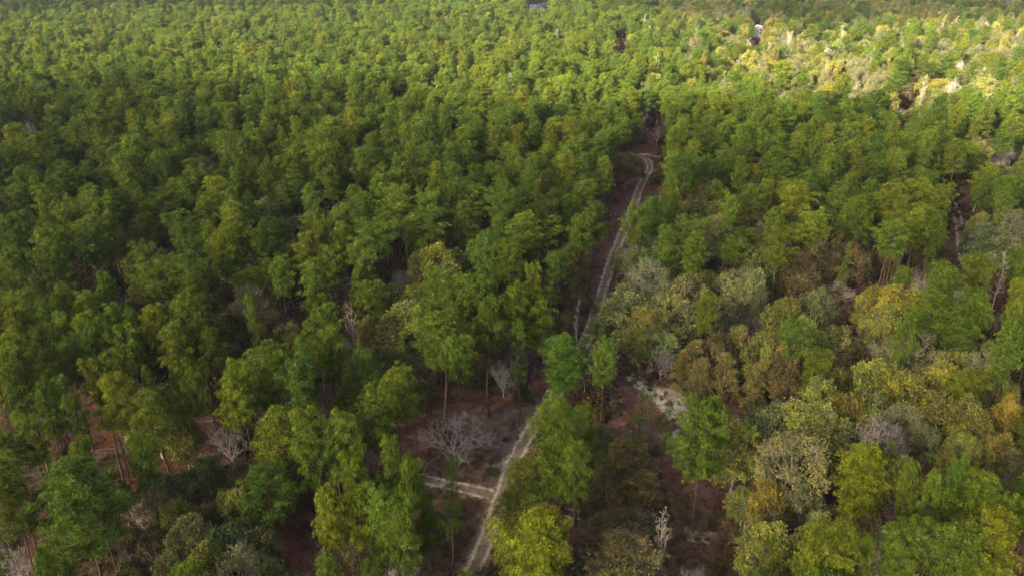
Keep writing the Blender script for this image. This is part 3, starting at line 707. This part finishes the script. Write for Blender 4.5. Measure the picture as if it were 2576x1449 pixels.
# low litter: weeds, straw clumps and fallen twigs on the open ground
R=np.random.default_rng(5); lm=[]
for i in range(3):
    mb=MB(); n=26; d=unit(R.normal(size=(n,3))*np.array([1,1,.3])+np.array([0,0,.5])); b=R.normal(size=(n,3))*np.array([.12,.12,0]); segs(mb,b,b+d*(.12+.2*R.random((n,1))),.012,.004,3,R.random(n)); 
    lm.append(mb.mesh(f'litter_{i}',[TWIGI]))
mb=MB(); p=np.array([0,0,.03]); a=0
for j in range(5):
    q=p+np.array([cos(a),sin(a),.02])*.45; segs(mb,[p],[q],.03-.004*j,.026-.004*j,4); e=q+np.array([cos(a+1),sin(a+1),.1])*.4; segs(mb,[q],[e],.012,.005,3); p=q; a+=R.normal()*.4
lm.append(mb.mesh('litter_3',[TWIGI]))
pts=[]
for P in OPEN[:8]+[[(1000,1000),(2000,900),(2000,1449),(900,1449)],[(0,1000),(620,1000),(620,1449),(0,1449)]]:
    xs=[p[0] for p in P]; ys=[p[1] for p in P]
    for _ in range(1200 if P in OPEN else 2600):
        px=random.uniform(min(xs),max(xs)); py=random.uniform(min(ys),max(ys))
        if not inpoly(px,py,P): continue
        x,y=at(px,py); _,_,d=proj(x,y,0)
        if abs(px-track_x(py))<2.0*F/d: continue
        g=random.random(); tc=random.choice([(.11,.10,.05),(.16,.10,.07),(.20,.17,.13),(.06,.075,.03),(.09,.05,.035)]); s=random.uniform(.6,1.9)
        pts.append(((x,y,float(gz(x,y))),(0,0,random.uniform(0,6.28)),(s,s,s),random.choice([0,1,2,0,1,2,3]),tc))
scatter('ground_litter',lm,pts,'weeds, straw tufts and fallen twigs scattered on the open ground')

# ------------------------------------------------------------------ ground, tracks
def coord(nt,N,L):
    return N('ShaderNodeTexCoord').outputs['Object']
def ground_material():
    m,nt,N,L=newmat('pine_straw_ground'); v=coord(nt,N,L)
    n1=noise(nt,v,.09,4,.6); n2=noise(nt,v,.9,6,.72,.6); n3=noise(nt,v,7.,4,.75); n4=noise(nt,v,.22,5,.65,.8)
    c=ramp(nt,n2,[(.28,(.05,.025,.018)),(.5,(.115,.052,.034)),(.72,(.185,.095,.062))])
    c=mixc(nt,ramp(nt,n4,[(.46,0.),(.66,.75)]),c,(.150,.108,.100))
    c=mixc(nt,ramp(nt,n1,[(.5,0.),(.7,.6)]),c,(.12,.048,.030))
    c=mixc(nt,1.0,c,ramp(nt,n3,[(.25,(.45,.45,.45)),(.75,(1.5,1.45,1.4))]),'MULTIPLY')
    c=mixc(nt,ramp(nt,mathn(nt,'MULTIPLY',n3,n4),[(.33,0.),(.42,.7)]),c,(.27,.23,.19))
    b=N('ShaderNodeBump'); b.inputs['Strength'].default_value=.8; b.inputs['Distance'].default_value=.15; L(noise(nt,v,3.5,6,.7),b.inputs['Height'])
    d=N('ShaderNodeBsdfDiffuse'); L(c,d.inputs[0]); L(b.outputs[0],d.inputs['Normal'])
    o=N('ShaderNodeOutputMaterial'); L(d.outputs[0],o.inputs[0]); return m
def axis(lo,hi,step,far):
    a=list(np.arange(lo,hi+.1,step)); s=step
    while a[-1]<far: s*=1.35; a.append(a[-1]+s)
    s=step; b=[]; x=lo
    while x>-far*.5: s*=1.35; x-=s; b.append(x)
    return np.array(b[::-1]+a)
xs=axis(-240,240,4,9000); xs=np.concatenate([xs]); ys=axis(0,480,4,14000)
X,Y=np.meshgrid(xs,ys); Z=gz(X,Y)*np.clip(1.3-np.hypot(X,Y)/1500,0,1); Z=np.where(np.hypot(X,Y)<450,gz(X,Y),Z)
nx,ny=len(xs),len(ys); ii,jj=np.meshgrid(np.arange(nx-1),np.arange(ny-1)); q=(jj*nx+ii).ravel()
mb=MB(); mb.add(np.stack([X,Y,Z],-1).reshape(-1,3),np.concatenate([np.stack([q,q+1,q+nx+1],1),np.stack([q,q+nx+1,q+nx],1)]),.5)
gr=bpy.data.objects.new('ground',mb.mesh('ground',[ground_material()],True)); COL.objects.link(gr); setp(gr,None,None,None,'structure')

def sheet(name,V,uv,nx,ny,mat):
    q=(np.arange(ny-1)[:,None]*nx+np.arange(nx-1)[None]).ravel()
    faces=np.stack([q,q+1,q+nx+1,q+nx],1)
    me=bpy.data.meshes.new(name); me.from_pydata([tuple(p) for p in V],[],[tuple(f) for f in faces.tolist()])
    l=me.uv_layers.new(name='UVMap'); vi=np.zeros(len(me.loops),dtype=np.int32); me.loops.foreach_get('vertex_index',vi)
    l.data.foreach_set('uv',uv[vi].astype(np.float32).ravel()); me.materials.append(mat)
    for p in me.polygons: p.use_smooth=True
    o=bpy.data.objects.new(name,me); COL.objects.link(o); setp(o,None,None,None,'structure'); return o
def track_material(name,cover=1.0,grass=0.,seed=0.):
    m,nt,N,L=newmat(name)
    uv=N('ShaderNodeUVMap').outputs[0]; sx=N('ShaderNodeSeparateXYZ'); L(uv,sx.inputs[0])
    v=coord(nt,N,L); mp=N('ShaderNodeMapping'); mp.inputs['Location'].default_value=(seed,seed*2,0); L(v,mp.inputs[0]); v=mp.outputs[0]
    wob=mathn(nt,'MULTIPLY_ADD',noise(nt,v,.35,3),.9,-.45)
    u=mathn(nt,'ADD',sx.outputs[0],wob)                              # metres from the centre line
    au=mathn(nt,'ABSOLUTE',u)
    rut=mathn(nt,'ABSOLUTE',mathn(nt,'SUBTRACT',au,.85))
    nf=noise(nt,v,1.3,5,.62); ng=noise(nt,v,.5,3,.6)
    rutm=mathn(nt,'SUBTRACT',mathn(nt,'ADD',.98,mathn(nt,'MULTIPLY',mathn(nt,'SUBTRACT',nf,.5),1.5)),mathn(nt,'MULTIPLY',rut,1.6))
    rutm=ramp(nt,rutm,[(.35,0.),(1.1,1.)] if False else [(.35,0.),(1.,1.)])
    body=mathn(nt,'SUBTRACT',mathn(nt,'ADD',2.05,mathn(nt,'MULTIPLY',mathn(nt,'SUBTRACT',nf,.5),2.4)),au)
    body=ramp(nt,body,[(.25,0.),(.9,1.)])
    sand=ramp(nt,noise(nt,v,6.,4,.7),[(.3,(.38,.31,.21)),(.7,(.64,.54,.40))])
    mid=ramp(nt,nf,[(.3,(.13,.105,.07)),(.7,(.25,.21,.15))])
    c=mixc(nt,mathn(nt,'MULTIPLY',rutm,ramp(nt,ng,[(.35,.45),(.6,1.)])),mid,sand)
    alpha=mathn(nt,'MULTIPLY',mathn(nt,'MAXIMUM',mathn(nt,'MULTIPLY',body,.85),rutm),cover)
    b=N('ShaderNodeBump'); b.inputs['Strength'].default_value=.6; b.inputs['Distance'].default_value=.12
    L(mathn(nt,'SUBTRACT',nf,mathn(nt,'MULTIPLY',rutm,.8)),b.inputs['Height'])
    d=N('ShaderNodeBsdfDiffuse'); L(c,d.inputs[0]); L(b.outputs[0],d.inputs['Normal'])
    t=N('ShaderNodeBsdfTransparent'); mx=N('ShaderNodeMixShader'); L(alpha,mx.inputs[0]); L(t.outputs[0],mx.inputs[1]); L(d.outputs[0],mx.inputs[2])
    o=N('ShaderNodeOutputMaterial'); L(mx.outputs[0],o.inputs[0]); return m
def smooth_path(P,step=1.):
    P=np.array(P,float)
    for _ in range(3):
        Q=[P[0]]
        for a,b in zip(P[:-1],P[1:]): Q+= [a*.75+b*.25,a*.25+b*.75]
        P=np.array(Q+[P[-1]])
    s=np.concatenate([[0],np.cumsum(np.linalg.norm(np.diff(P,axis=0),axis=1))]); n=int(s[-1]/step)+2; t=np.linspace(0,s[-1],n)
    return np.stack([np.interp(t,s,P[:,0]),np.interp(t,s,P[:,1])],1),t
def track(name,pix,mat,dz=.03,half=3.4,extra=()):
    P,t=smooth_path([at(*p) for p in pix]+list(extra)); d=unit(np.gradient(P,axis=0)); nrm=np.stack([d[:,1],-d[:,0]],1)
    w=np.linspace(-half,half,9); Q=P[:,None]+nrm[:,None]*w[None,:,None]; z=gz(Q[...,0],Q[...,1])+dz
    V=np.concatenate([Q,z[...,None]],-1).reshape(-1,3); uv=np.stack([np.broadcast_to(w,(len(P),9)),np.broadcast_to(t[:,None],(len(P),9))],-1).reshape(-1,2)
    return sheet(name,V,uv,9,len(P),mat)
TM=track_material('sandy_wheel_ruts')
track('dirt_track',TRACK,TM,.035)
track('side_track',[(1000,1186),(1065,1198),(1150,1218),(1240,1238),(1290,1252),(1380,1275),(1480,1297),(1560,1318),(1700,1345),(1885,1357),(2100,1362),(2300,1340)],track_material('faint_wheel_ruts',1.,0,7.),.03)
track('winding_track',[(2360,440),(2385,490),(2403,520),(2414,560),(2418,600),(2420,640),(2432,670),(2447,690),(2480,715),(2520,745),(2545,790),(2560,850),(2600,900)],track_material('winding_wheel_ruts',1.,0,13.),.03)
track('far_track',[(2180,300),(2240,278),(2280,264),(2330,255),(2420,250)],track_material('far_wheel_ruts',1.,0,19.),.03)
track('cross_track',[(1560,388),(1600,391),(1628,393),(1660,398),(1700,404)],track_material('cross_wheel_ruts',1.,0,23.),.045)
def patch(name,poly,cover,seed,col0,col1,dz=.02,thr=.5):
    m,nt,N,L=newmat(name+'_sand'); v=coord(nt,N,L)
    e=N('ShaderNodeUVMap').outputs[0]; sx=N('ShaderNodeSeparateXYZ'); L(e,sx.inputs[0])
    mp=N('ShaderNodeMapping'); mp.inputs['Location'].default_value=(seed,0,0); L(v,mp.inputs[0])
    n=noise(nt,mp.outputs[0],.55,7,.72,.7); a=mathn(nt,'MULTIPLY',ramp(nt,mathn(nt,'MULTIPLY',n,sx.outputs[0]),[(thr-.1,0.),(thr+.1,1.)]),cover)
    c=ramp(nt,noise(nt,v,5.,4,.7),[(.3,col0),(.7,col1)])
    d=N('ShaderNodeBsdfDiffuse'); L(c,d.inputs[0]); t=N('ShaderNodeBsdfTransparent'); mx=N('ShaderNodeMixShader')
    L(a,mx.inputs[0]); L(t.outputs[0],mx.inputs[1]); L(d.outputs[0],mx.inputs[2]); o=N('ShaderNodeOutputMaterial'); L(mx.outputs[0],o.inputs[0])
    G=np.array([at(*p) for p in poly]); x0,y0=G.min(0)-1.5; x1,y1=G.max(0)+1.5; st=.8
    xs=np.arange(x0,x1,st); ys=np.arange(y0,y1,st); X,Y=np.meshgrid(xs,ys); g=[tuple(p) for p in G]
    def sd(x,y):
        b=1e9
        for i in range(len(G)):
            a=G[i]; c=G[(i+1)%len(G)]; ab=c-a; p=np.array([x,y])-a; tt=min(1,max(0,p@ab/(ab@ab))); b=min(b,np.linalg.norm(p-ab*tt))
        return b if inpoly(x,y,g) else 0
    U=np.array([min(1,sd(x,y)/1.8) for x,y in zip(X.ravel(),Y.ravel())])
    V=np.stack([X.ravel(),Y.ravel(),gz(X,Y).ravel()+dz],1)
    sheet(name,V,np.stack([U,U*0],1),len(xs),len(ys),m)
patch('sand_patch',[(1555,930),(1600,925),(1660,960),(1725,970),(1770,990),(1815,1025),(1760,1060),(1710,1110),(1690,1150),(1670,1120),(1670,1060),(1620,1000),(1570,965)],1,3.,(.26,.235,.19),(.50,.455,.37),.02,.325)
patch('clearing',[(1150,1030),(1200,1010),(1300,1010),(1400,985),(1440,940),(1420,1010),(1350,1080),(1300,1150),(1280,1200),(1200,1180),(1100,1165),(1090,1110)],.45,9.,(.17,.13,.115),(.30,.25,.22),.015,.42)
patch('track_verge',[(1400,840),(1470,790),(1510,720),(1570,560),(1620,440),(1600,440),(1540,600),(1480,700),(1420,790)],.45,15.,(.15,.12,.11),(.24,.20,.18),.012,.48)

# ------------------------------------------------------------------ small man-made things
def plain(name,c,rough=.7,sc=3.,var=.15,metal=0.):
    m,nt,N,L=newmat(name); v=coord(nt,N,L); n=noise(nt,v,sc,4,.6)
    b=N('ShaderNodeBsdfPrincipled'); L(mixc(nt,n,tuple(x*(1-var) for x in c),tuple(min(1,x*(1+var)) for x in c)),b.inputs['Base Color']); b.inputs['Roughness'].default_value=rough; b.inputs['Metallic'].default_value=metal
    o=N('ShaderNodeOutputMaterial'); L(b.outputs[0],o.inputs[0]); return m
def qmesh(name,boxes,mat,parent=None,prisms=()):
    vs=[];fs=[]
    for (x0,y0,z0,x1,y1,z1) in boxes:
        k=len(vs); vs+=[(x0,y0,z0),(x1,y0,z0),(x1,y1,z0),(x0,y1,z0),(x0,y0,z1),(x1,y0,z1),(x1,y1,z1),(x0,y1,z1)]
        fs+=[tuple(k+i for i in f) for f in ((0,3,2,1),(4,5,6,7),(0,1,5,4),(1,2,6,5),(2,3,7,6),(3,0,4,7))]
    for (v,f) in prisms: k=len(vs); vs+=v; fs+=[tuple(k+i for i in g) for g in f]
    me=bpy.data.meshes.new(name); me.from_pydata(vs,[],fs); me.materials.append(mat); me.update()
    o=bpy.data.objects.new(name,me); COL.objects.link(o)
    if parent: o.parent=parent
    return o
def gable_roof(x0,x1,y0,y1,z,h,t=.18,o=.4):      # ridge along y
    xm=(x0+x1)/2; x0-=o; x1+=o; y0-=o; y1+=o; v=[]
    for y in (y0,y1): v+=[(x0,y,z-.1),(xm,y,z+h),(x1,y,z-.1),(x1,y,z-.1+t),(xm,y,z+h+t),(x0,y,z-.1+t)]
    f=[(0,1,4,5),(1,2,3,4),(11,10,7,6),(10,9,8,7),(5,4,10,11),(4,3,9,10),(0,6,7,1),(1,7,8,2),(0,5,11,6),(2,8,9,3)]
    return v,f
def house(px,py,rz,w,d,h,rh,wall,roof,label,name):
    x,y=at(px,py); e=bpy.data.objects.new(name,None); COL.objects.link(e); e.location=(x,y,0); e.rotation_euler=(0,0,rz); setp(e,label,'house')
    wm=plain(name+'_wall',wall,.8,.6,.06); g=[(-w/2+.01,-d/2,h),(w/2-.01,-d/2,h),(0,-d/2,h+rh),(-w/2+.01,d/2,h),(w/2-.01,d/2,h),(0,d/2,h+rh)]
    qmesh('wall',[(-w/2,-d/2,-.5,w/2,d/2,h)],wm,e,[(g,[(0,1,2),(3,5,4),(0,2,5,3),(1,4,5,2)])])
    qmesh('roof',[],plain(name+'_roof',roof,.45,.8,.1,.2),e,[gable_roof(-w/2,w/2,-d/2,d/2,h+.05,rh)])
    gl=plain('window_glass',(.05,.06,.07),.15); fr=plain('window_frame',(.75,.75,.73),.5)
    for wx in (-w*.28,w*.28):
        for wz in ((1.0,) if h<4 else (1.0,3.8)):
            f=qmesh('window',[(wx-.6,-d/2-.06,wz,wx+.6,-d/2-.003,wz+.08),(wx-.6,-d/2-.06,wz+1.32,wx+.6,-d/2-.003,wz+1.4),(wx-.6,-d/2-.06,wz+.08,wx-.52,-d/2-.003,wz+1.32),(wx+.52,-d/2-.06,wz+.08,wx+.6,-d/2-.003,wz+1.32)],fr,e)
            qmesh('pane',[(wx-.52,-d/2-.03,wz+.08,wx+.52,-d/2-.004,wz+1.32)],gl,f)
    dr=qmesh('door',[(-.5,-d/2-.07,0,.5,-d/2-.003,2.1)],plain('door_paint',(.25,.12,.08),.6),e); qmesh('handle',[(.34,-d/2-.12,1.,.42,-d/2-.072,1.08)],plain('brass',(.5,.4,.2),.3,3,.1,1.),dr)
    return e
house(1908,100,.25,6.,8.,6.4,2.4,(.82,.81,.80),(.55,.55,.56),'tall white gabled house glimpsed through a gap in the sunlit far trees','white_house')
house(1362,30,-.5,9.,12.,3.6,3.2,(.45,.46,.46),(.20,.25,.29),'low house with blue-grey gabled metal roof peeking over far pines','grey_roofed_house')
house(1345,31,1.2,6.,8.,4.0,2.0,(.5,.5,.5),(.28,.30,.32),'pale flat-looking outbuilding roof left of the blue-grey gabled roof','outbuilding')
# crumpled sheets dumped by the track
def tarp(px,py,s,col,label):
    x,y=at(px,py); n=12; R=np.random.default_rng(int(px)); g=np.linspace(-1,1,n); X,Y=np.meshgrid(g,g); Z=np.abs(R.normal(size=X.shape))*.14*(1.2-np.hypot(X,Y)*.6)+.04
    V=np.stack([X*s*1.4+R.normal(size=X.shape)*.05,Y*s*.7+R.normal(size=X.shape)*.05,Z],-1).reshape(-1,3); q=(np.arange(n-1)[:,None]*n+np.arange(n-1)[None]).ravel()
    me=bpy.data.meshes.new('tarpaulin'); me.from_pydata([tuple(p) for p in V],[],np.stack([q,q+1,q+n+1,q+n],1).tolist()); me.materials.append(plain('tarpaulin_plastic',col,.4,2.,.3))
    o=bpy.data.objects.new('tarpaulin',me); COL.objects.link(o); o.location=(x,y,float(gz(x,y))); o.rotation_euler=(0,0,.2); md=o.modifiers.new('thickness','SOLIDIFY'); md.thickness=.01
    setp(o,label,'tarpaulin')
tarp(1431,868,.9,(.22,.22,.38),'crumpled blue-grey tarpaulin dumped on litter beside the main sandy track')
tarp(1494,1323,.45,(.16,.19,.38),'small blue scrap of sheeting on red litter below the side track')

# ------------------------------------------------------------------ sky, sun and clouds
SUN_EL=RAD(23); SD=np.array([-.70,-.71]); SD=SD/np.linalg.norm(SD)
sundir=np.array([SD[0]*cos(SUN_EL),SD[1]*cos(SUN_EL),sin(SUN_EL)])
w=bpy.data.worlds.new('World'); S.world=w; w.use_nodes=True; nt=w.node_tree
sk=nt.nodes.new('ShaderNodeTexSky'); sk.sky_type='NISHITA'; sk.sun_disc=False; sk.sun_elevation=SUN_EL; sk.sun_rotation=math.atan2(SD[0],SD[1])
sk.dust_density=6; sk.air_density=.8; sk.ozone_density=0.1
bg=nt.nodes['Background']; nt.links.new(sk.outputs[0],bg.inputs[0]); bg.inputs[1].default_value=.080
ld=bpy.data.lights.new('sun','SUN'); ld.energy=5.0; ld.angle=RAD(.5); ld.color=(1,.85,.62)
lo=bpy.data.objects.new('sun',ld); COL.objects.link(lo); lo.location=(-300,-200,300)
from mathutils import Vector
lo.rotation_euler=Vector(sundir).to_track_quat('Z','Y').to_euler()

def cloud(name,inside,x0,x1,y0,y1,alt,core,label,st=22.):
    # inside(x,y) -> 0..1 thickness of the cloud whose shadow falls on canopy point (x,y)
    sh=(alt-18)/tan(SUN_EL)
    xs=np.arange(x0,x1,st); ys=np.arange(y0,y1,st); X,Y=np.meshgrid(xs,ys); nx,ny=len(xs),len(ys)
    Tk=np.array([inside(a,b) for a,b in zip(X.ravel(),Y.ravel())]).reshape(X.shape)
    edge=np.ones_like(Tk); edge[0]=edge[-1]=0; edge[:,0]=edge[:,-1]=0; Tk=Tk*edge
    R=np.random.default_rng(3); lump=sum(np.sin(X/s+R.random()*6)*np.cos(Y/s*1.2+R.random()*6)*a for s,a in((70,18),(34,9),(19,5)))
    th=Tk*(46+lump); Vt=np.stack([X+SD[0]*sh,Y+SD[1]*sh,alt+th*.8+1],-1).reshape(-1,3); Vb=np.stack([X+SD[0]*sh,Y+SD[1]*sh,alt-th*.2],-1).reshape(-1,3)
    q=(np.arange(ny-1)[:,None]*nx+np.arange(nx-1)[None]).ravel(); n=nx*ny
    mb=MB(); mb.add(np.concatenate([Vt,Vb]),np.concatenate([np.stack([q,q+1,q+nx+1],1),np.stack([q,q+nx+1,q+nx],1),np.stack([q,q+nx+1,q+1],1)+n,np.stack([q,q+nx,q+nx+1],1)+n]),np.concatenate([Tk.ravel(),Tk.ravel()]))
    m,nt,N,L=newmat(name+'_vapour'); a=N('ShaderNodeAttribute'); a.attribute_name='v'; v=coord(nt,N,L)
    dn=noise(nt,v,.012,5,.6); dens=mathn(nt,'MULTIPLY',ramp(nt,mathn(nt,'ADD',a.outputs['Fac'],mathn(nt,'MULTIPLY_ADD',dn,.7,-.35)),[(.12,0.),(.75,1.)]),core)
    d=N('ShaderNodeBsdfDiffuse'); d.inputs[0].default_value=(.9,.9,.9,1); tl=N('ShaderNodeBsdfTranslucent'); tl.inputs[0].default_value=(.85,.82,.78,1)
    m1=N('ShaderNodeMixShader'); m1.inputs[0].default_value=.5; L(d.outputs[0],m1.inputs[1]); L(tl.outputs[0],m1.inputs[2])
    t=N('ShaderNodeBsdfTransparent'); mx=N('ShaderNodeMixShader'); L(dens,mx.inputs[0]); L(t.outputs[0],mx.inputs[1]); L(m1.outputs[0],mx.inputs[2])
    o=N('ShaderNodeOutputMaterial'); L(mx.outputs[0],o.inputs[0])
    ob=bpy.data.objects.new(name,mb.mesh(name,[m],True)); COL.objects.link(ob); setp(ob,None,None,None,'structure'); return ob
def ydepth(px,py): return at(px,py,18.)
lowE=[ydepth(*p) for p in((-300,215),(0,212),(500,222),(950,262),(1300,308),(1600,322),(2000,290),(2300,300),(2576,345),(2900,350))]
upE=[ydepth(*p) for p in((-300,34),(0,32),(500,22),(900,10),(1400,2),(1750,22),(2000,48),(2300,42),(2576,40),(2900,40))]
def edgey(E,x):
    r=[p[0] for p in E]; return float(np.interp(x,r,[p[1] for p in E]))
def near_in(x,y):
    e=edgey(lowE,x)+14*sin(x/31.)+9*sin(x/13.+2); return sm(e+38,e-38,y) if False else 1-sm(e-75,e+45,y)
def far_in(x,y):
    e=edgey(upE,x)+20*sin(x/43.+1); return sm(e-40,e+50,y)
cloud('cloud',near_in,-620,620,-330,430,760,.64,None)  # unseen cloud, outlined to dim the sun over the near forest
cloud('far_cloud',far_in,-900,1000,330,1900,760,.62,None,34.)  # second unseen cloud, shaped to shade the woods beyond the sunlit belt

# thin air: far crowns fade a little towards blue
hm,nt,N,L=newmat('haze_air'); hv=N('ShaderNodeVolumePrincipled'); hv.inputs['Color'].default_value=(.70,.83,1,1); hv.inputs['Density'].default_value=.00008; hv.inputs['Anisotropy'].default_value=.2
o_=N('ShaderNodeOutputMaterial'); L(hv.outputs[0],o_.inputs['Volume'])
hz=qmesh('haze',[(-1500,-60,-3,1500,1700,90)],hm); setp(hz,'thin bluish air over the far woods',None,None,'stuff')
S.render.engine='CYCLES'
S.cycles.max_bounces=5; S.cycles.diffuse_bounces=3; S.cycles.transmission_bounces=3; S.cycles.transparent_max_bounces=12; S.cycles.glossy_bounces=1
S.cycles.use_denoising=True
S.view_settings.view_transform='Standard'; S.view_settings.look='None'; S.view_settings.exposure=2.32; S.view_settings.gamma=1
